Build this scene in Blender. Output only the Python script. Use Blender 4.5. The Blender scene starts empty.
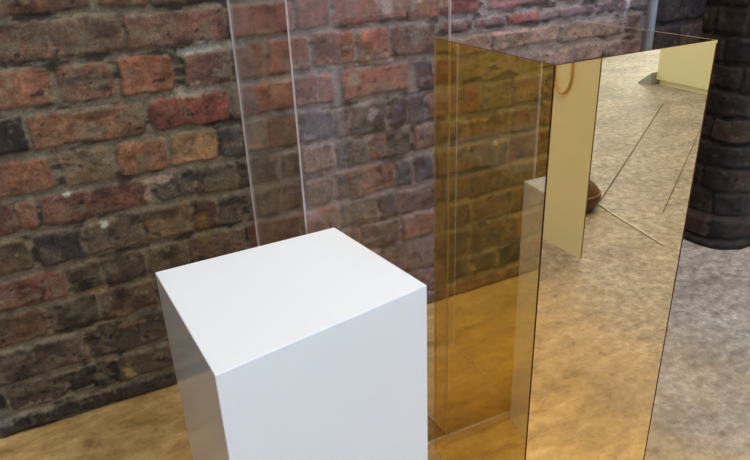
import bpy, bmesh, math, random
import numpy as np
from mathutils import Vector, Matrix

random.seed(7)
scene = bpy.context.scene
COL = scene.collection

# ------------------------------------------------------------------ helpers
def lin(c):
    out = []
    for v in c[:3]:
        v = v / 255.0
        out.append(v / 12.92 if v <= 0.04045 else ((v + 0.055) / 1.055) ** 2.4)
    return out

def new_mat(name):
    m = bpy.data.materials.new(name)
    m.use_nodes = True
    nt = m.node_tree
    for n in list(nt.nodes):
        nt.nodes.remove(n)
    o = nt.nodes.new('ShaderNodeOutputMaterial')
    return m, nt, o

def principled(name, color, rough=0.5, metal=0.0, coat=0.0, spec=0.5, bump=0.0, bump_scale=40.0, var=0.0):
    m, nt, o = new_mat(name)
    b = nt.nodes.new('ShaderNodeBsdfPrincipled')
    b.inputs['Base Color'].default_value = (*color, 1)
    b.inputs['Roughness'].default_value = rough
    b.inputs['Metallic'].default_value = metal
    b.inputs['Coat Weight'].default_value = coat
    b.inputs['Coat Roughness'].default_value = 0.05
    b.inputs['Specular IOR Level'].default_value = spec
    nt.links.new(b.outputs[0], o.inputs[0])
    tc = nt.nodes.new('ShaderNodeTexCoord')
    nz = nt.nodes.new('ShaderNodeTexNoise')
    nz.inputs['Scale'].default_value = bump_scale
    nz.inputs['Detail'].default_value = 5
    nt.links.new(tc.outputs['Object'], nz.inputs['Vector'])
    if var > 0:
        mx = nt.nodes.new('ShaderNodeMix'); mx.data_type = 'RGBA'
        mx.inputs[6].default_value = (*[c * (1 - var) for c in color], 1)
        mx.inputs[7].default_value = (*[min(1, c * (1 + var)) for c in color], 1)
        nt.links.new(nz.outputs['Fac'], mx.inputs[0])
        nt.links.new(mx.outputs[2], b.inputs['Base Color'])
    if bump > 0:
        bp = nt.nodes.new('ShaderNodeBump')
        bp.inputs['Strength'].default_value = bump
        bp.inputs['Distance'].default_value = 0.002
        nt.links.new(nz.outputs['Fac'], bp.inputs['Height'])
        nt.links.new(bp.outputs[0], b.inputs['Normal'])
    return m

def sheet_mat(name, tint, base_reflect=0.0, refl_col=(1, 1, 1), fres=1.0, rough=0.0):
    """thin plastic sheet surface: tinted straight-through light plus a reflection that grows at grazing angles"""
    m, nt, o = new_mat(name)
    N = nt.nodes.new
    geo = N('ShaderNodeNewGeometry')
    ior = N('ShaderNodeMix'); ior.data_type = 'FLOAT'
    ior.inputs[2].default_value = 1.49
    ior.inputs[3].default_value = 1 / 1.49
    nt.links.new(geo.outputs['Backfacing'], ior.inputs[0])
    fr = N('ShaderNodeFresnel')
    nt.links.new(ior.outputs[0], fr.inputs['IOR'])
    ma = N('ShaderNodeMath'); ma.operation = 'MULTIPLY_ADD'; ma.use_clamp = True
    ma.inputs[1].default_value = fres
    ma.inputs[2].default_value = base_reflect
    nt.links.new(fr.outputs[0], ma.inputs[0])
    tr = N('ShaderNodeBsdfTransparent'); tr.inputs[0].default_value = (*tint, 1)
    gl = N('ShaderNodeBsdfGlossy'); gl.inputs['Color'].default_value = (*refl_col, 1)
    gl.inputs['Roughness'].default_value = rough
    mx = N('ShaderNodeMixShader')
    nt.links.new(ma.outputs[0], mx.inputs[0])
    nt.links.new(tr.outputs[0], mx.inputs[1])
    nt.links.new(gl.outputs[0], mx.inputs[2])
    nt.links.new(mx.outputs[0], o.inputs[0])
    return m

def edge_mat(name, color, trans=0.5):
    m, nt, o = new_mat(name)
    d = nt.nodes.new('ShaderNodeBsdfDiffuse'); d.inputs[0].default_value = (*color, 1)
    t = nt.nodes.new('ShaderNodeBsdfTranslucent'); t.inputs[0].default_value = (*color, 1)
    mx = nt.nodes.new('ShaderNodeMixShader'); mx.inputs[0].default_value = trans
    nt.links.new(d.outputs[0], mx.inputs[1]); nt.links.new(t.outputs[0], mx.inputs[2])
    nt.links.new(mx.outputs[0], o.inputs[0])
    return m

def link_mesh(name, bm, mats, parent=None, loc=None, smooth=False):
    me = bpy.data.meshes.new(name)
    bm.normal_update()
    bm.to_mesh(me); bm.free()
    for m in (mats if isinstance(mats, (list, tuple)) else [mats]):
        me.materials.append(m)
    if smooth:
        for p in me.polygons:
            p.use_smooth = True
    o = bpy.data.objects.new(name, me)
    COL.objects.link(o)
    if parent is not None:
        o.parent = parent
    if loc is not None:
        o.location = loc
    return o

def thing(name, label, cat, loc, rz=0.0, group=None):
    o = bpy.data.objects.new(name, None)
    o.empty_display_size = 0.05
    COL.objects.link(o)
    o.location = loc
    o.rotation_euler = (0, 0, rz)
    o['label'] = label; o['category'] = cat
    if group: o['group'] = group
    return o

def tag(o, label, cat, group=None):
    o['label'] = label; o['category'] = cat
    if group: o['group'] = group
    return o

def struct(o):
    o['kind'] = 'structure'
    return o

def bm_box(bm, x0, x1, y0, y1, z0, z1, mat=0, side_mats=None):
    """side_mats: dict of '-x','+x','-y','+y','-z','+z' -> material index"""
    v = [bm.verts.new(p) for p in ((x0, y0, z0), (x1, y0, z0), (x1, y1, z0), (x0, y1, z0),
                                   (x0, y0, z1), (x1, y0, z1), (x1, y1, z1), (x0, y1, z1))]
    q = {'-z': (0, 3, 2, 1), '+z': (4, 5, 6, 7), '-y': (0, 1, 5, 4), '+x': (1, 2, 6, 5), '+y': (2, 3, 7, 6), '-x': (3, 0, 4, 7)}
    fs = []
    for k, ids in q.items():
        f = bm.faces.new([v[i] for i in ids])
        f.material_index = (side_mats or {}).get(k, mat)
        fs.append(f)
    return fs

def box_obj(name, dims, mats, parent=None, bevel=0.0, seg=2, side_mats=None):
    bm = bmesh.new()
    bm_box(bm, *dims, side_mats=side_mats)
    if bevel > 0:
        bmesh.ops.bevel(bm, geom=list(bm.edges), offset=bevel, segments=seg, profile=0.6, affect='EDGES')
    return link_mesh(name, bm, mats, parent)

def bm_tube(bm, pts, r, seg=12, cap=True):
    pts = [Vector(p) for p in pts]
    rings = []
    ref = None
    for i, p in enumerate(pts):
        a = pts[max(i - 1, 0)]; b = pts[min(i + 1, len(pts) - 1)]
        t = (b - a).normalized()
        if ref is None:
            ref = Vector((0, 0, 1)) if abs(t.z) < 0.9 else Vector((1, 0, 0))
        n = (ref - t * ref.dot(t)).normalized(); ref = n
        bn = t.cross(n)
        rr = r[i] if isinstance(r, (list, tuple)) else r
        rings.append([bm.verts.new(p + n * math.cos(2 * math.pi * k / seg) * rr + bn * math.sin(2 * math.pi * k / seg) * rr) for k in range(seg)])
    for A, B in zip(rings, rings[1:]):
        for k in range(seg):
            bm.faces.new((A[k], A[(k + 1) % seg], B[(k + 1) % seg], B[k]))
    if cap:
        bm.faces.new(list(reversed(rings[0]))); bm.faces.new(rings[-1])

# ------------------------------------------------------------------ noise on numpy arrays
def vnoise(x, y, seed=0):
    xi = np.floor(x).astype(np.int64); yi = np.floor(y).astype(np.int64)
    xf = x - xi; yf = y - yi
    xf = xf * xf * (3 - 2 * xf); yf = yf * yf * (3 - 2 * yf)
    def h(a, b):
        n = (a * 374761393 + b * 668265263 + seed * 974634777) & 0x7fffffff
        n = ((n ^ (n >> 13)) * 1274126177) & 0x7fffffff
        n = n ^ (n >> 16)
        return (n & 0xffff) / 65535.0
    return (h(xi, yi) * (1 - xf) + h(xi + 1, yi) * xf) * (1 - yf) + (h(xi, yi + 1) * (1 - xf) + h(xi + 1, yi + 1) * xf) * yf

def fbm(x, y, seed=0, octs=4):
    s = 0; a = 0.5; t = 0
    for i in range(octs):
        s = s + a * vnoise(x * 2 ** i, y * 2 ** i, seed + i * 17); t += a; a *= 0.55
    return s / t

def sstep(a, b, x):
    t = np.clip((x - a) / (b - a), 0, 1)
    return t * t * (3 - 2 * t)

BRICKS = [
    (0,0.048,-0.237,-0.171,62,50,45), (0,0.048,-0.169,-0.04,56,46,42), (0,0.048,-0.038,0.123,66,54,46), (0.048,0.121,-0.294,-0.209,45,38,36),
    (0.048,0.121,-0.203,-0.098,82,64,52), (0.048,0.121,-0.088,0.01,48,40,40), (0.048,0.121,0.018,0.127,92,72,58), (0.048,0.121,0.868,0.934,75,60,45),
    (0.048,0.121,0.957,1.035,72,58,42), (0.048,0.121,1.046,1.113,40,32,28), (0.121,0.207,-0.255,-0.143,82,62,52), (0.121,0.207,-0.136,-0.042,88,65,55),
    (0.121,0.207,-0.036,0.125,84,68,56), (0.121,0.207,0.674,0.82,115,95,90), (0.121,0.207,0.83,0.938,88,70,60), (0.121,0.207,0.951,1.08,92,72,60),
    (0.207,0.286,-0.251,-0.1,102,68,52), (0.207,0.286,-0.091,0.001,88,75,62), (0.207,0.286,0.011,0.12,94,70,54), (0.207,0.286,0.616,0.72,82,70,78),
    (0.207,0.286,0.734,0.824,138,90,78), (0.207,0.286,0.86,0.939,100,78,62), (0.207,0.286,0.955,1.075,104,78,60), (0.286,0.361,-0.263,-0.046,122,62,50),
    (0.286,0.361,-0.036,0.021,86,72,60), (0.286,0.361,0.029,0.112,82,64,54), (0.286,0.361,0.121,0.198,98,78,60), (0.286,0.361,0.207,0.328,102,76,60),
    (0.286,0.361,0.469,0.561,145,95,80), (0.286,0.361,0.572,0.663,98,92,84), (0.286,0.361,0.671,0.708,84,84,84), (0.286,0.361,0.716,0.842,118,92,88),
    (0.286,0.361,0.854,0.934,112,88,66), (0.286,0.361,0.949,1.063,100,76,60), (0.361,0.44,-0.177,-0.095,98,75,55), (0.361,0.44,-0.079,0.003,70,58,58),
    (0.361,0.44,0.014,0.118,97,76,62), (0.361,0.44,0.128,0.219,128,97,66), (0.361,0.44,0.228,0.273,92,60,50), (0.361,0.44,0.277,0.333,95,75,60),
    (0.361,0.44,0.344,0.418,95,80,70), (0.361,0.44,0.428,0.471,82,68,66), (0.361,0.44,0.479,0.548,112,96,94), (0.361,0.44,0.561,0.618,96,80,70),
    (0.361,0.44,0.626,0.71,138,88,72), (0.361,0.44,0.718,0.763,74,78,90), (0.361,0.44,0.772,0.818,80,80,92), (0.361,0.44,0.835,0.932,120,92,70),
    (0.361,0.44,0.944,1.052,104,84,62), (0.44,0.512,-0.174,-0.098,100,60,50), (0.44,0.512,-0.094,-0.062,138,86,56), (0.44,0.512,-0.053,0.144,122,72,58),
    (0.44,0.512,0.164,0.239,92,82,75), (0.44,0.512,0.247,0.327,100,86,72), (0.44,0.512,0.334,0.356,58,48,46), (0.44,0.512,0.365,0.424,88,68,58),
    (0.44,0.512,0.431,0.473,86,68,60), (0.44,0.512,0.483,0.561,148,114,100), (0.44,0.512,0.569,0.646,92,88,86), (0.44,0.512,0.651,0.691,128,80,65),
    (0.44,0.512,0.693,0.759,84,72,78), (0.44,0.512,0.773,0.824,142,100,88), (0.44,0.512,0.838,0.924,110,84,66), (0.44,0.512,0.939,1.054,118,90,66),
    (0.512,0.592,-0.169,-0.02,132,82,56), (0.512,0.592,-0.001,0.087,127,97,67), (0.512,0.592,0.099,0.195,150,92,58), (0.512,0.592,0.202,0.296,170,122,76),
    (0.512,0.592,0.305,0.352,82,72,70), (0.512,0.592,0.361,0.403,112,92,76), (0.512,0.592,0.407,0.478,96,68,58), (0.512,0.592,0.485,0.559,100,86,96),
    (0.512,0.592,0.564,0.599,96,70,62), (0.512,0.592,0.609,0.696,80,76,84), (0.512,0.592,0.707,0.749,76,60,82), (0.512,0.592,0.752,0.799,100,86,96),
    (0.512,0.592,0.807,0.898,125,85,70), (0.512,0.592,0.907,0.96,130,85,62), (0.512,0.592,0.969,1.05,110,100,80), (0.512,0.592,1.062,1.163,120,90,70),
    (0.592,0.667,-0.133,-0.042,50,42,40), (0.592,0.667,-0.037,0.162,140,90,58), (0.592,0.667,0.177,0.334,126,62,50), (0.592,0.667,0.341,0.39,112,90,76),
    (0.592,0.667,0.394,0.474,152,80,50), (0.592,0.667,0.481,0.567,146,88,78), (0.592,0.667,0.586,0.754,148,86,72), (0.592,0.667,0.778,0.824,86,70,82),
    (0.592,0.667,0.835,0.891,125,80,60), (0.667,0.75,-0.097,0.014,137,82,55), (0.667,0.75,0.029,0.122,125,85,65), (0.667,0.75,0.136,0.23,152,86,54),
    (0.667,0.75,0.254,0.347,116,76,66), (0.667,0.75,0.353,0.414,122,85,72), (0.667,0.75,0.427,0.515,142,72,50), (0.667,0.75,0.529,0.62,146,78,58),
    (0.667,0.75,0.632,0.707,150,86,70), (0.667,0.75,0.719,0.829,112,86,82), (0.75,0.827,-0.092,0.153,108,78,62), (0.75,0.827,0.162,0.346,116,76,65),
    (0.75,0.827,0.354,0.485,132,70,58), (0.75,0.827,0.494,0.567,130,68,58), (0.75,0.827,0.578,0.68,142,72,62), (0.75,0.827,0.687,0.767,134,92,82),
    (0.75,0.827,0.775,0.84,150,86,66), (0.75,0.827,0.85,0.949,136,70,62), (0.75,0.827,0.975,1.157,142,92,92), (0.75,0.827,1.176,1.286,120,90,95),
    (0.75,0.827,1.3,1.428,110,85,92), (0.652,0.706,0.876,0.985,150,116,106), (0.652,0.706,0.994,1.19,150,120,108), (0.652,0.706,1.197,1.425,140,115,105),
    (0.652,0.706,1.436,1.48,110,80,72), (0.594,0.645,1.157,1.246,148,122,112), (0.594,0.645,1.257,1.351,146,120,112), (0.594,0.645,1.362,1.491,130,100,90),
    (0.712,0.748,0.851,0.931,130,80,72), (0.712,0.748,0.94,1.027,120,88,85), (0.712,0.748,1.036,1.134,152,76,66), (0.712,0.748,1.147,1.311,118,92,98),
    (0.712,0.748,1.321,1.442,112,88,95),
]

ZS = [0, .048, .121, .207, .286, .361, .440, .512, .592, .667, .750, .827]
PAL_WARM = [(112, 76, 58), (128, 84, 58), (100, 74, 60), (138, 84, 58), (90, 72, 62), (120, 66, 52)]
PAL_COOL = [(130, 86, 76), (96, 84, 86), (118, 92, 88), (140, 92, 80), (84, 74, 82), (110, 84, 74)]  # cool tones partly carry the clear case's haze in the colour
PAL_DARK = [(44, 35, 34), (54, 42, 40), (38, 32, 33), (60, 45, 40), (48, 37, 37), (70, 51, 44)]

def fill_bricks(u0, u1, z0, z1, pal, out, rng):
    u = u0
    gap = 0.011
    while u < u1 - 0.03:
        w = rng.choice([0.215, 0.105, 0.21, 0.1, 0.15])
        e = min(u + w, u1)
        if u1 - e < 0.05: e = u1
        c = rng.choice(pal); k = rng.uniform(0.85, 1.12)
        out.append((z0, z1, u + gap / 2, e - gap / 2, c[0] * k, c[1] * k, c[2] * k))
        u = e

def wall_bricks(umin, umax, ztop):
    rng = random.Random(3)
    zs = list(ZS)
    while zs[-1] < ztop: zs.append(zs[-1] + 0.077)
    out = list(BRICKS)
    for z0, z1 in zip(zs, zs[1:]):
        mine = sorted([(b[2], b[3]) for b in BRICKS if b[0] < (z0 + z1) / 2 < b[1]])
        extra = [b for b in BRICKS if b[0] >= z0 - 0.02 and b[1] <= z1 + 0.05 and b[0] not in ZS]
        spans = []
        cur = umin
        for a, b in mine:
            if a - cur > 0.05: spans.append((cur, a))
            cur = max(cur, b)
        spans.append((cur, umax))
        for a, b in spans:
            cuts = [a] + [c for c in (0.45, 1.5) if a + 0.1 < c < b - 0.1] + [b]
            for p, q in zip(cuts, cuts[1:]):
                m = (p + q) / 2
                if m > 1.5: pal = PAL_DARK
                elif m > 0.45: pal = PAL_COOL
                else: pal = PAL_WARM
                if 0.86 < m < 1.5 and 0.58 < (z0 + z1) / 2 < 0.76: continue
                fill_bricks(p + 0.004, q - 0.004, z0, z1, pal, out, rng)
    return out

SMEARS = [  # u, z, ru, rz, colour, strength : old lime and salt marks on the brickwork
    (0.30, 0.747, 0.075, 0.012, (165, 160, 155), .8), (0.43, 0.752, 0.07, 0.010, (150, 140, 132), .6),
    (0.27, 0.668, 0.06, 0.012, (175, 160, 145), .6), (0.70, 0.800, 0.02, 0.035, (190, 165, 160), .6),
    (0.17, 0.498, 0.05, 0.008, (180, 150, 130), .8), (0.145, 0.47, 0.008, 0.022, (170, 140, 122), .7),
    (0.05, 0.425, 0.012, 0.008, (200, 195, 185), .9), (0.0, 0.505, 0.008, 0.006, (215, 212, 205), .9),
    (-0.17, 0.050, 0.05, 0.015, (140, 125, 112), .7), (-0.23, 0.055, 0.03, 0.025, (125, 118, 115), .7),
    (-0.07, 0.05, 0.05, 0.010, (140, 128, 105), .7), (0.03, 0.07, 0.012, 0.016, (165, 140, 95), .8),
    (0.06, 0.052, 0.05, 0.007, (150, 132, 105), .6), (0.66, 0.555, 0.016, 0.02, (165, 155, 165), .6),
    (0.50, 0.53, 0.02, 0.012, (175, 165, 175), .5), (0.62, 0.64, 0.015, 0.014, (150, 165, 150), .4),
    (0.78, 0.79, 0.015, 0.006, (200, 190, 160), .8), (0.585, 0.62, 0.006, 0.03, (95, 95, 60), .7),
    (0.30, 0.46, 0.07, 0.02, (112, 95, 72), .5), (0.24, 0.37, 0.02, 0.05, (130, 104, 66), .5),
    (0.06, 0.19, 0.03, 0.008, (140, 110, 80), .7), (0.955, 0.075, 0.008, 0.014, (190, 160, 110), .9),
    (0.93, 0.05, 0.06, 0.009, (150, 128, 80), .7), (0.87, 0.03, 0.03, 0.012, (120, 105, 70), .6),
    (0.95, 0.497, 0.05, 0.006, (190, 160, 120), .6), (0.86, 0.485, 0.03, 0.02, (160, 130, 90), .5),
    (1.06, 0.70, 0.1, 0.006, (190, 160, 150), .6), (1.43, 0.73, 0.008, 0.03, (190, 180, 185), .6),
    (0.46, 0.665, 0.03, 0.008, (185, 165, 150), .6), (0.01, 0.285, 0.02, 0.008, (150, 125, 100), .6),
    (0.60, 0.672, 0.05, 0.005, (185, 168, 155), .6), (0.68, 0.672, 0.04, 0.005, (200, 180, 165), .6),
]

def brick_surface(name, us, zs, bricks, to_world, mortar_fn, gain, smears=(), mat=None, seed=0, desat=.28, relief=1.0):
    U, Z = np.meshgrid(us, zs)               # rows: z, cols: u
    nu, nz = len(us), len(zs)
    wu = U + (fbm(U * 28, Z * 28, seed + 5, 3) - .5) * .012
    wz = Z + (fbm(U * 22 + 9, Z * 22, seed + 8, 3) - .5) * .012 + (fbm(U * 5, Z * 5, seed + 3, 2) - .5) * .008
    fine = fbm(U * 160, Z * 160, seed + 21, 3)
    mid = fbm(U * 45, Z * 60, seed + 31, 4)
    big = fbm(U * 6, Z * 9, seed + 41, 3)
    H = (mid - .5) * .008 + (fine - .5) * .003 - .0072
    C = np.stack([mortar_fn(U, Z, k) for k in range(3)], -1)
    C = C * (0.72 + 0.56 * mid)[..., None]
    # dark cracks in the joints
    crack = sstep(.54, .66, fbm(U * 20 + 3, Z * 70, seed + 61, 3))
    rng = random.Random(seed + 2)
    for (z0, z1, u0, u1, r, g, b) in bricks:
        iu0, iu1 = np.searchsorted(us, [u0 - .02, u1 + .02]); iz0, iz1 = np.searchsorted(zs, [z0 - .02, z1 + .02])
        if iu1 - iu0 < 1 or iz1 - iz0 < 1: continue
        sl = (slice(iz0, iz1), slice(iu0, iu1))
        x, y = wu[sl], wz[sl]
        hz = (z1 - z0) / 2 - .0054; hu = (u1 - u0) / 2 + .0025
        rad = min(.010, hz * .8, hu * .8) * rng.uniform(.5, 1.4)
        rad = min(rad, hz * .95, hu * .95)
        cx, cz = (u0 + u1) / 2, (z0 + z1) / 2 + rng.uniform(-.002, .002)
        dx = np.abs(x - cx) - hu + rad; dz = np.abs(y - cz) - hz + rad
        d = np.sqrt(np.maximum(dx, 0) ** 2 + np.maximum(dz, 0) ** 2) + np.minimum(np.maximum(dx, dz), 0) - rad
        d = d + (mid[sl] - .5) * .009 + (fine[sl] - .5) * .004
        m = 1 - sstep(-.006, .0025, d)
        prot = .0072 + (rng.uniform(.0045, .0095) - .0072) * relief
        tx, tz = rng.uniform(-.03, .03), rng.uniform(-.05, .05)
        hb = prot - .0072 + (x - cx) * tx + (y - cz) * tz + (mid[sl] - .5) * .0055 + (fine[sl] - .5) * .0025
        H[sl] = np.where(m > 0, H[sl] * (1 - m) + hb * m, H[sl])
        base = np.array([(v / 255.0 / 12.92) if v / 255.0 < .04 else ((v / 255.0 + .055) / 1.055) ** 2.4 for v in (r, g, b)])
        off = rng.uniform(0, 50)
        blot = fbm(x * 38 + off, y * 38, seed + 71, 4)
        sp = fbm(x * 120 + off, y * 120, seed + 77, 2)
        f = 0.40 + 1.22 * blot
        cc = base[None, None] * f[..., None]
        red = sstep(.5, .75, fbm(x * 22 + off, y * 26, seed + 90, 3))[..., None]
        cc = cc * (1 + red * np.array([.22, .02, -.08]))
        soot = sstep(.58, .75, fbm(x * 18 - off, y * 24, seed + 95, 3))[..., None]
        cc = cc * (1 - .45 * soot)
        cc = cc * (0.82 + 0.36 * sp)[..., None]
        grey = cc.mean(-1, keepdims=True)
        cc = cc * (1 - desat) + grey * desat * np.array([1.08, .99, .92])
        dust = (sstep(.50, .80, fbm(x * 30 + 2 * off, y * 42, seed + 99, 4)) * .75)[..., None]
        cc = cc * (1 - dust) + C[sl] * .9 * dust
        pale = (sstep(.66, .80, fbm(x * 55 + 3 * off, y * 70, seed + 120, 4)) * .55)[..., None]
        cc = cc * (1 - pale) + np.array([.26, .19, .135]) * (cc.mean() / .09) ** .5 * pale
        nick = (sstep(.70, .80, fbm(x * 80 - off, y * 95, seed + 140, 3)) * .7)[..., None]
        cc = cc * (1 - nick)
        mc = (1 - sstep(-.0055, .001, d))[..., None]
        C[sl] = C[sl] * (1 - mc) + cc * mc
    joint = sstep(.0, -.006, H + .0)  # recessed zones
    C = C * (1 - .7 * (crack * joint))[..., None]
    for (su, sz, ru, rz, col, st) in smears:
        dd = np.sqrt(((wu - su) / ru) ** 2 + ((wz - sz) / rz) ** 2) + (mid - .5) * 1.6 + (fine - .5) * .8
        a = (st * (1 - sstep(.55, 1.05, dd)))[..., None]
        C = C * (1 - a) + np.array(lin(col)) * a
    C = C * (np.array([1.04, 1.02, .84]) * (1 - sstep(.2, .6, U))[..., None] + np.array([1.02, .98, .98]) * sstep(.2, .6, U)[..., None])
    C = np.clip(C * gain, 0.002, .9)
    co = to_world(U, Z, H).reshape(-1, 3)
    idx = np.arange(nu * nz).reshape(nz, nu)
    faces = np.stack([idx[:-1, :-1], idx[:-1, 1:], idx[1:, 1:], idx[1:, :-1]], -1).reshape(-1, 4)
    me = bpy.data.meshes.new(name)
    me.vertices.add(len(co)); me.vertices.foreach_set('co', co.astype(np.float32).ravel())
    nf = len(faces)
    me.loops.add(nf * 4); me.loops.foreach_set('vertex_index', faces.astype(np.int32).ravel())
    me.polygons.add(nf); me.polygons.foreach_set('loop_start', (np.arange(nf) * 4).astype(np.int32))
    me.polygons.foreach_set('loop_total', np.full(nf, 4, np.int32))
    me.polygons.foreach_set('use_smooth', np.ones(nf, bool))
    me.update(calc_edges=True)
    at = me.color_attributes.new('brick_colour', 'FLOAT_COLOR', 'POINT')
    rgba = np.concatenate([C.reshape(-1, 3), np.ones((len(co), 1))], 1).astype(np.float32)
    at.data.foreach_set('color', rgba.ravel())
    me.materials.append(mat)
    o = bpy.data.objects.new(name, me)
    COL.objects.link(o)
    return o

# ------------------------------------------------------------------ materials
def brick_material():
    m, nt, o = new_mat('old_brick')
    b = nt.nodes.new('ShaderNodeBsdfPrincipled')
    a = nt.nodes.new('ShaderNodeAttribute'); a.attribute_name = 'brick_colour'
    tc = nt.nodes.new('ShaderNodeTexCoord')
    nz = nt.nodes.new('ShaderNodeTexNoise'); nz.inputs['Scale'].default_value = 220; nz.inputs['Detail'].default_value = 4
    nt.links.new(tc.outputs['Object'], nz.inputs['Vector'])
    mr = nt.nodes.new('ShaderNodeMapRange'); mr.inputs[1].default_value = .3; mr.inputs[2].default_value = .7
    mr.inputs[3].default_value = .72; mr.inputs[4].default_value = 1.28
    nt.links.new(nz.outputs['Fac'], mr.inputs[0])
    mx = nt.nodes.new('ShaderNodeVectorMath'); mx.operation = 'SCALE'
    nt.links.new(a.outputs['Color'], mx.inputs[0]); nt.links.new(mr.outputs[0], mx.inputs['Scale'])
    nt.links.new(mx.outputs[0], b.inputs['Base Color'])
    b.inputs['Roughness'].default_value = .82
    b.inputs['Specular IOR Level'].default_value = .3
    bp = nt.nodes.new('ShaderNodeBump'); bp.inputs['Strength'].default_value = .5; bp.inputs['Distance'].default_value = .002
    nt.links.new(nz.outputs['Fac'], bp.inputs['Height']); nt.links.new(bp.outputs[0], b.inputs['Normal'])
    nt.links.new(b.outputs[0], o.inputs[0])
    return m

def floor_material():
    m, nt, o = new_mat('worn_concrete')
    L = nt.links.new
    N = nt.nodes.new
    b = N('ShaderNodeBsdfPrincipled')
    tc = N('ShaderNodeTexCoord')
    def noise(scale, det, rough=.6, stretch=(1, 1, 1), dist=0.0):
        mp = N('ShaderNodeMapping'); mp.inputs['Scale'].default_value = stretch
        L(tc.outputs['Object'], mp.inputs[0])
        n = N('ShaderNodeTexNoise'); n.inputs['Scale'].default_value = scale; n.inputs['Detail'].default_value = det
        n.inputs['Roughness'].default_value = rough; n.inputs['Distortion'].default_value = dist
        L(mp.outputs[0], n.inputs['Vector'])
        return n.outputs['Fac']
    def ramp(fac, stops):
        r = N('ShaderNodeValToRGB')
        while len(r.color_ramp.elements) < len(stops): r.color_ramp.elements.new(.5)
        for e, (p, c) in zip(r.color_ramp.elements, stops):
            e.position = p; e.color = (*c, 1)
        L(fac, r.inputs[0]); return r.outputs[0]
    def mix(f, a, c, mode='MIX'):
        x = N('ShaderNodeMix'); x.data_type = 'RGBA'; x.blend_type = mode
        if isinstance(f, float): x.inputs[0].default_value = f
        else: L(f, x.inputs[0])
        L(a, x.inputs[6]); L(c, x.inputs[7]); return x.outputs[2]
    tan = ramp(noise(13, 10, .72, (.8, 1.7, 1), .4), [(.33, FLOOR_TAN[0]), (.5, FLOOR_TAN[1]), (.68, FLOOR_TAN[2])])
    grey = ramp(noise(34, 12, .80, (1, 1.1, 1), .2), [(.34, FLOOR_GREY[0]), (.5, FLOOR_GREY[1]), (.66, FLOOR_GREY[2])])
    # floor colour turns from tan to grey towards larger X
    sx = N('ShaderNodeSeparateXYZ'); L(tc.outputs['Object'], sx.inputs[0])
    wn = N('ShaderNodeMath'); wn.operation = 'MULTIPLY_ADD'
    L(noise(2.2, 4), wn.inputs[0]); wn.inputs[1].default_value = .7; L(sx.outputs['X'], wn.inputs[2])
    mr = N('ShaderNodeMapRange'); mr.inputs[1].default_value = 1.0; mr.inputs[2].default_value = 1.75; mr.interpolation_type = 'SMOOTHSTEP'
    L(wn.outputs[0], mr.inputs[0])
    base = mix(mr.outputs[0], tan, grey)
    spots = ramp(noise(26, 6, .7), [(.30, (.50, .45, .40)), (.43, (1, 1, 1)), (.66, (1, 1, 1)), (.80, (1.22, 1.2, 1.18))])
    base = mix(.75, base, spots, 'MULTIPLY')
    streak = ramp(noise(9, 9, .8, (.6, 1.8, 1), .6), [(.30, (.62, .58, .54)), (.46, (1, 1, 1)), (.60, (1, 1, 1)), (.74, (1.3, 1.28, 1.25))])
    base = mix(.7, base, streak, 'MULTIPLY')
    patch = ramp(noise(3.2, 5, .6, (1, 1.4, 1), .5), [(.34, (.86, .84, .82)), (.5, (1.18, 1.17, 1.16)), (.66, (1.42, 1.40, 1.38))])
    base = mix(.8, base, patch, 'MULTIPLY')
    pits = ramp(noise(90, 3, .6), [(.28, (.45, .4, .35)), (.38, (1, 1, 1))])
    base = mix(.6, base, pits, 'MULTIPLY')
    L(base, b.inputs['Base Color'])
    rr = N('ShaderNodeMapRange'); rr.inputs[3].default_value = .36; rr.inputs[4].default_value = .7
    L(noise(9, 6), rr.inputs[0]); L(rr.outputs[0], b.inputs['Roughness'])
    b.inputs['Specular IOR Level'].default_value = .5
    bp = N('ShaderNodeBump'); bp.inputs['Strength'].default_value = .3; bp.inputs['Distance'].default_value = .003
    L(noise(40, 8, .7), bp.inputs['Height']); L(bp.outputs[0], b.inputs['Normal'])
    L(b.outputs[0], o.inputs[0])
    return m

FLOOR_TAN = [(.29, .165, .054), (.50, .305, .105), (.66, .44, .185)]
FLOOR_GREY = [(.15, .118, .095), (.35, .288, .235), (.58, .50, .43)]

M_brick = brick_material()
M_floor = floor_material()
M_plaster = principled('white_paint', (.78, .76, .73), .7, bump=.2, bump_scale=60)
M_darkpaint = principled('dark_wall_paint', (.10, .085, .08), .8, bump=.2, bump_scale=50)
M_gloss_white = principled('gloss_white_acrylic', (.86, .86, .86), .09, coat=0.0, spec=.55)
M_board = principled('white_board', (.86, .85, .82), .5)
M_board_edge = principled('board_edge', (.25, .20, .14), .6)
M_cream = principled('cream_board', (.95, .85, .50), .5)
M_cord = principled('cord', (.72, .42, .16), .7, bump=.5, bump_scale=300)
M_white_cord = principled('white_cord', (.80, .78, .74), .6)
M_dark_cord = principled('dark_cable', (.27, .22, .17), .5)
M_leather = principled('brown_leather', (.13, .05, .022), .45, bump=.4, bump_scale=70, var=.25)
M_pipe = principled('grey_pipe_paint', (.33, .37, .43), .35, metal=.2, bump=.15, bump_scale=25, var=.15)
M_clear = sheet_mat('clear_acrylic', (.985, .985, .985))
M_clear_edge = edge_mat('clear_acrylic_edge', (.88, .80, .76), .45)
M_seam = edge_mat('acrylic_seam', (.95, .92, .86), .6)  # near-white, so light caught along the base joint is in the colour
M_amber_out = sheet_mat('amber_acrylic_coated', (1.0, .83, .17), base_reflect=.30, refl_col=(1.0, .92, .74), fres=1.0)
M_amber_in = sheet_mat('amber_acrylic_plain', (1.0, .93, .68), fres=.5)
M_amber_back = sheet_mat('light_amber_acrylic', (.975, .93, .87), fres=.5)
M_amber_edge = edge_mat('amber_acrylic_edge', (.10, .03, .014), .1)
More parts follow.
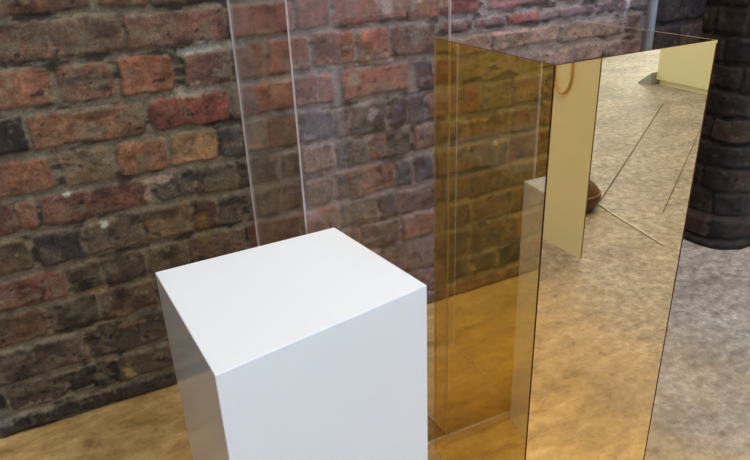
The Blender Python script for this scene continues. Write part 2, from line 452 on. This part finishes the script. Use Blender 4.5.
M_amber_edge_lit = edge_mat('amber_acrylic_lit_edge', (.40, .26, .14), .3)  # amber edge where it catches light, brightness put into the colour
def mirror_mat(name, col, rough=0.0):
    m, nt, o = new_mat(name)
    g = nt.nodes.new('ShaderNodeBsdfGlossy'); g.inputs['Color'].default_value = (*col, 1); g.inputs['Roughness'].default_value = rough
    t = nt.nodes.new('ShaderNodeBsdfTransparent'); t.inputs[0].default_value = (.95, .72, .25, 1)
    mx = nt.nodes.new('ShaderNodeMixShader'); mx.inputs[0].default_value = .90
    nt.links.new(t.outputs[0], mx.inputs[1]); nt.links.new(g.outputs[0], mx.inputs[2])
    nt.links.new(mx.outputs[0], o.inputs[0])
    return m
M_gold = mirror_mat('gold_mirror', (1.0, .85, .58))
M_gold_back = sheet_mat('gold_mirror_back', (.95, .85, .6), base_reflect=.45, refl_col=(.95, .8, .5))
M_window = None

# ------------------------------------------------------------------ setting
RX0, RX1, RY0, RY1, RH = -3.0, 5.6, -4.6, 1.40, 3.2
WALL_Y = 1.32

def axis(segs):
    out = []
    for a, b, step in segs:
        n = max(1, int(round((b - a) / step)))
        out += list(np.linspace(a, b, n, endpoint=False))
    out.append(segs[-1][1])
    return np.array(out)

us = axis([(RX0, -1.2, .03), (-1.2, -.32, .008), (-.32, 1.78, .0031), (1.78, RX1, .06)])
zz = axis([(0, .93, .0031), (.93, 1.3, .012), (1.3, RH, .05)])
def mortar_main(U, Z, k):
    a = lin((114, 100, 86))[k]; b = lin((126, 112, 108))[k]; c = lin((50, 42, 41))[k]  # right-hand mortar tone has some of the acrylic haze put in
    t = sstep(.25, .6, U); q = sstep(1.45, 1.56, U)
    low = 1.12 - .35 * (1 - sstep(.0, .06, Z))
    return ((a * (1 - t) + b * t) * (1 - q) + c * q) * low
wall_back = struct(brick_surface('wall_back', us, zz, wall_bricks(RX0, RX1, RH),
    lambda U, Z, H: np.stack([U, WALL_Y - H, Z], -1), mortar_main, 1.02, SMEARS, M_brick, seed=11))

# rounded brick pier to the right: perimeter runs from the back wall, round the corner, along the front and back to the wall
PX0, PX1, PYF, PR = 1.735, 2.62, 1.125, .085
def pier_path():
    pts = []
    for y in np.linspace(WALL_Y + .02, PYF + PR, 8): pts.append((PX0, y))
    for a in np.linspace(0, math.pi / 2, 18)[1:]: pts.append((PX0 + PR - PR * math.cos(a), PYF + PR - PR * math.sin(a)))
    for x in np.linspace(PX0 + PR, PX1 - PR, 90)[1:]: pts.append((x, PYF))
    for a in np.linspace(0, math.pi / 2, 10)[1:]: pts.append((PX1 - PR + PR * math.sin(a), PYF + PR - PR * math.cos(a)))
    for y in np.linspace(PYF + PR, WALL_Y + .02, 8)[1:]: pts.append((PX1, y))
    return np.array(pts)
PP = pier_path()
PS = np.concatenate([[0], np.cumsum(np.linalg.norm(np.diff(PP, axis=0), axis=1))])
def pier_world(U, Z, H):
    x = np.interp(U, PS, PP[:, 0]); y = np.interp(U, PS, PP[:, 1])
    e = 1e-3
    tx = np.interp(U + e, PS, PP[:, 0]) - np.interp(U - e, PS, PP[:, 0]); ty = np.interp(U + e, PS, PP[:, 1]) - np.interp(U - e, PS, PP[:, 1])
    l = np.sqrt(tx * tx + ty * ty) + 1e-9
    nx, ny = ty / l, -tx / l
    skirt = .016 * (1 - sstep(.085, .105, Z)) + .010 * (1 - sstep(.012, .03, Z))   # worn footing course
    return np.stack([x + nx * (H + skirt), y + ny * (H + skirt), Z], -1)
pb = []
rng = random.Random(12)
zc = [0, .028, .098] + [.098 + .076 * i for i in range(1, 45)]
for i, (a, b) in enumerate(zip(zc, zc[1:])):
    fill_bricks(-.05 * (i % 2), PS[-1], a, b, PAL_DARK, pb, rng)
pus = axis([(0, .62, .005), (.62, PS[-1], .02)]); pzz = axis([(0, .9, .004), (.9, RH, .05)])
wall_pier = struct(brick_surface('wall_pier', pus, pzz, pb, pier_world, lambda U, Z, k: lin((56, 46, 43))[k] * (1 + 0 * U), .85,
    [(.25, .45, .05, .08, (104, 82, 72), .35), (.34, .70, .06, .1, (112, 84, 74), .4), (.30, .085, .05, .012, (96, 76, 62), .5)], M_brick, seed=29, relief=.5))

bm = bmesh.new(); bm_box(bm, RX0 - .1, RX1 + .1, RY0 - .1, RY1 + .05, -.12, 0)
struct(link_mesh('floor', bm, M_floor))
bm = bmesh.new(); bm_box(bm, RX0 - .1, RX1 + .1, RY0 - .1, RY1 + .05, RH, RH + .1)
struct(link_mesh('ceiling', bm, M_plaster))

def wall_with_openings(name, axis_, pos, thick, a0, a1, openings, mat):
    """wall in the plane x=pos or y=pos with rectangular openings [(a,b,z0,z1)] sorted along a"""
    bm = bmesh.new()
    def put(p, q, z0, z1):
        if q - p < 1e-4 or z1 - z0 < 1e-4: return
        if axis_ == 'x': bm_box(bm, pos, pos + thick, p, q, z0, z1)
        else: bm_box(bm, p, q, pos, pos + thick, z0, z1)
    cur = a0
    for (p, q, z0, z1) in openings:
        put(cur, p, 0, RH); put(p, q, 0, z0); put(p, q, z1, RH); cur = q
    put(cur, a1, 0, RH)
    return struct(link_mesh(name, bm, mat))

WIN_F = [(-1.6, .2, .8, 2.8), (.6, 2.4, .8, 2.8), (2.8, 4.6, .8, 2.8)]
WIN_R = [(-4.2, -2.5, .5, 2.8), (-2.2, -.9, .5, 2.8)]
WIN_L_FILL = [(-3.4, -1.6, .9, 2.6)]  # unseen left window, added to brighten the plinth's left face
wall_with_openings('wall_left', 'x', RX0 - .15, .15, RY0, RY1, WIN_L_FILL, M_darkpaint)
wall_with_openings('wall_front', 'y', RY0 - .15, .15, RX0 - .1, RX1 + .1, WIN_F, M_plaster)
wall_with_openings('wall_right', 'x', RX1, .15, RY0, RY1, WIN_R, M_plaster)
M_frame = principled('window_frame_paint', (.12, .12, .13), .5)
M_pane = sheet_mat('window_glass', (.97, .98, .98), fres=.6)
wi = 0
for (p, q, z0, z1) in WIN_F:
    wi += 1
    bm = bmesh.new(); y = RY0 - .08
    for (a, b, c, d) in ((p, p + .05, z0, z1), (q - .05, q, z0, z1), (p, q, z0, z0 + .05), (p, q, z1 - .05, z1), ((p + q) / 2 - .02, (p + q) / 2 + .02, z0, z1), (p, q, (z0 + z1) / 2 - .02, (z0 + z1) / 2 + .02)):
        bm_box(bm, a, b, y - .02, y + .02, c, d)
    w = struct(link_mesh('window_%d' % wi, bm, M_frame))
    bm = bmesh.new(); bm_box(bm, p, q, y - .003, y + .003, z0, z1)
    link_mesh('window_pane', bm, M_pane, w)
for side, (p, q, z0, z1) in [('r', w_) for w_ in WIN_R] + [('l', w_) for w_ in WIN_L_FILL]:
    wi += 1
    bm = bmesh.new(); x = RX1 + .08 if side == 'r' else RX0 - .08
    for (a, b, c, d) in ((p, p + .05, z0, z1), (q - .05, q, z0, z1), (p, q, z0, z0 + .05), (p, q, z1 - .05, z1), ((p + q) / 2 - .02, (p + q) / 2 + .02, z0, z1), (p, q, (z0 + z1) / 2 - .02, (z0 + z1) / 2 + .02)):
        bm_box(bm, x - .02, x + .02, a, b, c, d)
    w = struct(link_mesh('window_%d' % wi, bm, M_frame))
    bm = bmesh.new(); bm_box(bm, x - .003, x + .003, p, q, z0, z1)
    link_mesh('window_pane', bm, M_pane, w)

# ------------------------------------------------------------------ white plinth
PC = [(.092, .574), (.377, .621), (.349, .846), (.080, .842)]
PH = .532
pl = thing('display_plinth', 'low glossy white square plinth standing in front of the brick wall', 'plinth', (.224, .72, 0))
bm = bmesh.new()
lo = [bm.verts.new((x - .224, y - .72, 0)) for x, y in PC]
hi = [bm.verts.new((x - .224, y - .72, PH)) for x, y in PC]
bm.faces.new(list(reversed(lo)))
top = bm.faces.new(hi)
for i in range(4):
    bm.faces.new((lo[i], lo[(i + 1) % 4], hi[(i + 1) % 4], hi[i]))
bmesh.ops.bevel(bm, geom=list(bm.edges), offset=.0016, segments=2, profile=.6, affect='EDGES')
topf = [f for f in bm.faces if f.calc_center_median().z > PH - 1e-4 and f.calc_area() > .01]
bm2 = bmesh.new()
bm2.free()
# the lid sheet is a part of its own
lidv = [v.co.copy() for v in topf[0].verts]
bmesh.ops.delete(bm, geom=topf, context='FACES_ONLY')
body = link_mesh('plinth_body', bm, M_gloss_white, pl)
bm = bmesh.new(); bm.faces.new([bm.verts.new(v) for v in lidv])
link_mesh('plinth_top', bm, principled('white_acrylic_top', (.87, .865, .86), .35, spec=.3), pl)

# ------------------------------------------------------------------ clear acrylic case
CX0, CX1, CY0, CY1, CH, T = .306, .570, .8665, 1.131, 1.35, .003
cs = thing('clear_display_case', 'tall empty see-through acrylic box between the white plinth and the brick wall', 'display case', ((CX0 + CX1) / 2, (CY0 + CY1) / 2, 0), .0277)
def case_panel(name, x0, x1, y0, y1, h, wide, mats, parent, sm):
    return box_obj(name, (x0 - parent.location.x, x1 - parent.location.x, y0 - parent.location.y, y1 - parent.location.y, 0, h), mats, parent, side_mats=sm)
e_y = {'-y': 0, '+y': 0, '-x': 1, '+x': 1, '-z': 0, '+z': 1}
e_x = {'-x': 0, '+x': 0, '-y': 1, '+y': 1, '-z': 0, '+z': 1}
case_panel('front_panel', CX0, CX1, CY0, CY0 + T, CH, 'y', [M_clear, M_clear_edge], cs, e_y)
case_panel('back_panel', CX0, CX1, CY1 - T, CY1, CH, 'y', [M_clear, M_clear_edge], cs, {'-x': 1, '+x': 0, '+z': 1})
case_panel('side_panel', CX0, CX0 + T, CY0 + T, CY1 - T, CH, 'x', [M_clear, M_clear_edge], cs, e_x)
case_panel('side_panel', CX1 - T, CX1, CY0 + T, CY1 - T, CH, 'x', [M_clear, M_clear_edge], cs, {'-y': 1, '+y': 0, '+z': 1})

def seam(x0, x1, y0, y1):
    box_obj('base_seam', (x0 - cs.location.x, x1 - cs.location.x, y0 - cs.location.y, y1 - cs.location.y, 0, .006), M_seam, cs)  # pale strip added as the bright line along the base joint
seam(CX0, CX1, CY0 - .0012, CY0 - .0002); seam(CX0, CX1, CY1 + .0002, CY1 + .0012)
seam(CX0 - .0012, CX0 - .0002, CY0, CY1); seam(CX1 + .0002, CX1 + .0012, CY0, CY1)

# ------------------------------------------------------------------ amber box
AX0, AX1, AY0, AY1, AH = .531, .806, .587, .850, .793
ab = thing('amber_display_box', 'tall open-topped amber acrylic box with a gold mirrored front, beside the white plinth', 'display box', ((AX0 + AX1) / 2, (AY0 + AY1) / 2, 0))
T = .003
o = case_panel('mirror_panel', AX0, AX1, AY0, AY0 + T, AH, 'y', [M_gold, M_gold_back, M_amber_edge, M_amber_edge_lit], ab,
               {'-y': 0, '+y': 1, '-x': 2, '+x': 2, '-z': 1, '+z': 2})
o['label'] = 'gold mirrored front sheet'
o = case_panel('side_panel', AX0, AX0 + T, AY0 + T, AY1, AH, 'x', [M_amber_out, M_amber_in, M_amber_edge, M_amber_edge_lit], ab,
               {'-x': 0, '+x': 1, '-y': 2, '+y': 3, '-z': 1, '+z': 2})
o['label'] = 'dark amber see-through sheet'
case_panel('side_panel', AX1 - T, AX1, AY0 + T, AY1, AH, 'x', [M_amber_back, M_amber_edge_lit, M_amber_back], ab, {'-x': 0, '+x': 0, '-y': 2, '+y': 2, '-z': 2, '+z': 1})
case_panel('back_panel', AX0 + T, AX1 - T, AY1 - T, AY1, AH, 'y', [M_amber_back, M_amber_back], ab, e_y)

box_obj('edge_strip', (AX1 - .0016 - ab.location.x, AX1 + .0002 - ab.location.x, AY0 - .0004 - ab.location.y, AY0 + .0002 - ab.location.y, 0, AH - .004), M_amber_edge, ab)

# ------------------------------------------------------------------ pipe on the wall
pp = thing('wall_pipe', 'thin grey metal pipe running up the brick wall beside the pier', 'pipe', (1.468, 1.275, 0))
bm = bmesh.new(); bm_tube(bm, [(0, 0, .012), (0, 0, 1.2), (0, 0, RH - .005)], .0125, 16)
link_mesh('pipe_tube', bm, M_pipe, pp, smooth=True)
bm = bmesh.new(); bm_tube(bm, [(0, 0, 0), (0, 0, .012)], .026, 18); link_mesh('floor_flange', bm, M_pipe, pp)
for h in (.35, 1.6):
    bm = bmesh.new(); bm_tube(bm, [(0, 0, h), (0, 0, h + .018)], .0175, 16); bm_box(bm, -.006, .006, .012, .052, h + .002, h + .016)
    link_mesh('pipe_clip', bm, M_pipe, pp)

# ------------------------------------------------------------------ things across the room, seen in the gold mirror
bd = thing('display_board', 'pale yellow upright board with a hanging cord loop, seen in the gold mirror', 'board', (1.345, -.45, 0))
bm = bmesh.new()
fs = bm_box(bm, -.0025, .0025, -.36, .312, 0, .86, side_mats={'-y': 1, '+y': 1})
link_mesh('board_sheet', bm, [M_cream, M_board_edge], bd)
bm = bmesh.new()
loop = []
for i in range(25):
    a = math.pi * i / 24
    loop.append((-.0065, .176 + .036 * math.cos(a), .545 - .06 * math.sin(a)))
loop = [(-.0065, .212, .86), (-.0065, .212, .70)] + loop + [(-.0065, .140, .70), (-.0065, .140, .86)]
bm_tube(bm, loop, .0038, 8)
link_mesh('cord_loop', bm, M_cord, bd, smooth=True)['label'] = 'tan hanging cord loop'

pt = thing('partition_block', 'broad pale yellow partition at the far side of the floor, seen in the gold mirror', 'partition', (3.42, -.55, 0))
bm = bmesh.new(); bm_box(bm, -.08, .08, -1.08, 1.1, .03, 2.3)
bmesh.ops.bevel(bm, geom=list(bm.edges), offset=.004, segments=2, affect='EDGES')
link_mesh('partition_panel', bm, M_cream, pt)
bm = bmesh.new(); bm_box(bm, -.065, .065, -1.06, 1.08, 0, .03)
link_mesh('partition_base', bm, M_cream, pt)
wd = thing('shade_wedge', 'small grey wedge added as the shaded triangle at the end of the pale yellow partition', 'wedge', (3.35, -1.68, 0))
bm = bmesh.new()  # wedge stands in for a triangle of shade beside the partition
v = [bm.verts.new(p) for p in ((-.05, -.05, 0), (-.05, .05, 0), (-.05, .05, .075), (.05, -.05, 0), (.05, .05, 0), (.05, .05, .075))]
for f in ((0, 2, 1), (3, 4, 5), (0, 1, 4, 3), (1, 2, 5, 4), (0, 3, 5, 2)): bm.faces.new([v[i] for i in f])
link_mesh('wedge_body', bm, principled('grey_wedge', (.36, .37, .34), .6), wd)

bg = thing('leather_pouch', 'rounded brown pouch lying on the floor behind the pale yellow board', 'pouch', (1.60, -.45, 0), .3)
bm = bmesh.new()
bmesh.ops.create_uvsphere(bm, u_segments=32, v_segments=16, radius=1)
for v in bm.verts:
    x, y, z = v.co
    k = 1 - .25 * max(0, z)
    v.co = Vector((x * .095 * k, y * .085 * k, (max(z, -.72) + .72) * .072))
link_mesh('pouch_body', bm, M_leather, bg, smooth=True)
bm = bmesh.new(); bm_tube(bm, [(.09 * math.cos(a) , .08 * math.sin(a), .063) for a in [i * 2 * math.pi / 32 for i in range(33)]], .003, 6, cap=False)
link_mesh('pouch_seam', bm, principled('seam_thread', (.30, .16, .08), .6), bg, smooth=True)

def cord(name, label, pts, r, m, cat='cord', group=None):
    bm = bmesh.new(); bm_tube(bm, [(x, y, r + .0005 + (p[2] if len(p) > 2 else 0)) for p in pts for x, y in [p[:2]]], r, 8)
    return tag(link_mesh(name, bm, m, smooth=True), label, cat, group)
cord('white_cord', 'thin white cord lying on the floor in front of the brown pouch', [(1.705, -.50), (1.69, -.40), (1.672, -.33), (1.645, -.18), (1.621, -.07)], .0028, M_white_cord)
cord('floor_cable', 'thin dark cable on the floor running away from the brown pouch', [(1.72, -.44), (3.0, -1.276)], .0022, M_dark_cord, 'cable')
cord('floor_cable', 'thin dark cable on the open floor nearest the gold box', [(1.832, -.255), (3.2, -1.127)], .0018, M_dark_cord, 'cable')

# ------------------------------------------------------------------ light
w = bpy.data.worlds.new('sky'); scene.world = w; w.use_nodes = True
bgn = w.node_tree.nodes['Background']
bgn.inputs[0].default_value = (.72, .84, 1.0, 1); bgn.inputs[1].default_value = 1.2

def area(name, loc, rot, sx, sy, power, col):
    l = bpy.data.lights.new(name, 'AREA'); l.shape = 'RECTANGLE'; l.size = sx; l.size_y = sy
    l.energy = power; l.color = col
    o = bpy.data.objects.new(name, l); COL.objects.link(o); o.location = loc; o.rotation_euler = rot
    return o
DAY = (.20, .50, 1.0)
for i, (p, q, z0, z1) in enumerate(WIN_F):
    area('window_daylight', ((p + q) / 2, RY0 - .35, (z0 + z1) / 2), (math.pi / 2, 0, 0), q - p, z1 - z0, [28, 46, 56][i], DAY)
for (p, q, z0, z1) in WIN_R:
    area('window_daylight', (RX1 + .35, (p + q) / 2, (z0 + z1) / 2), (math.pi / 2, 0, math.pi / 2), q - p, z1 - z0, 95, (.78, .89, 1.0))
for (p, q, z0, z1) in WIN_L_FILL:
    area('window_daylight', (RX0 - .35, (p + q) / 2, (z0 + z1) / 2), (math.pi / 2, 0, -math.pi / 2), q - p, z1 - z0, 50, (.66, .82, 1.0))  # fill daylight through the added left window
# ceiling lamps of the gallery
M_lamp, nt, o_ = new_mat('lamp_diffuser')
em = nt.nodes.new('ShaderNodeEmission'); em.inputs[0].default_value = (1, .90, .76, 1); em.inputs[1].default_value = 4
nt.links.new(em.outputs[0], o_.inputs[0])
for (x, y, e, col) in ((.72, .45, 40, (1, .985, .97)), (2.0, -.6, 34, (.84, .92, 1)), (3.2, -2.4, 16, (1, .97, .92))):
    area('ceiling_lamp', (x, y, RH - .06), (0, 0, 0), 1.2, .6, e, col)

# ------------------------------------------------------------------ camera
f, pi_, ro, H, th = 656.63, .4336, -.0424, .9469, .459
c, s = math.cos(pi_), math.sin(pi_)
fw = Vector((0, c, -s)); up = Vector((0, s, c)); rt = Vector((1, 0, 0))
r2 = math.cos(ro) * rt + math.sin(ro) * up
u2 = -math.sin(ro) * rt + math.cos(ro) * up
R = Matrix.Rotation(-th, 3, 'Z')
r2, u2, fw = R @ r2, R @ u2, R @ fw
cam = bpy.data.cameras.new('camera'); cam.sensor_width = 36; cam.sensor_fit = 'HORIZONTAL'
cam.lens = f / 750 * 36; cam.clip_start = .01
co = bpy.data.objects.new('camera', cam); COL.objects.link(co)
M = Matrix((r2, u2, -fw)).transposed().to_4x4(); M.translation = Vector((0, 0, H))
co.matrix_world = M
scene.camera = co

scene.view_settings.view_transform = 'Standard'
scene.view_settings.look = 'None'
scene.view_settings.gamma = 1
scene.view_settings.exposure = 0
scene.view_settings.use_curve_mapping = False
scene.cycles.transparent_max_bounces = 32
scene.cycles.max_bounces = 12
scene.cycles.glossy_bounces = 8
scene.cycles.sample_clamp_indirect = 6
scene.cycles.use_denoising = True
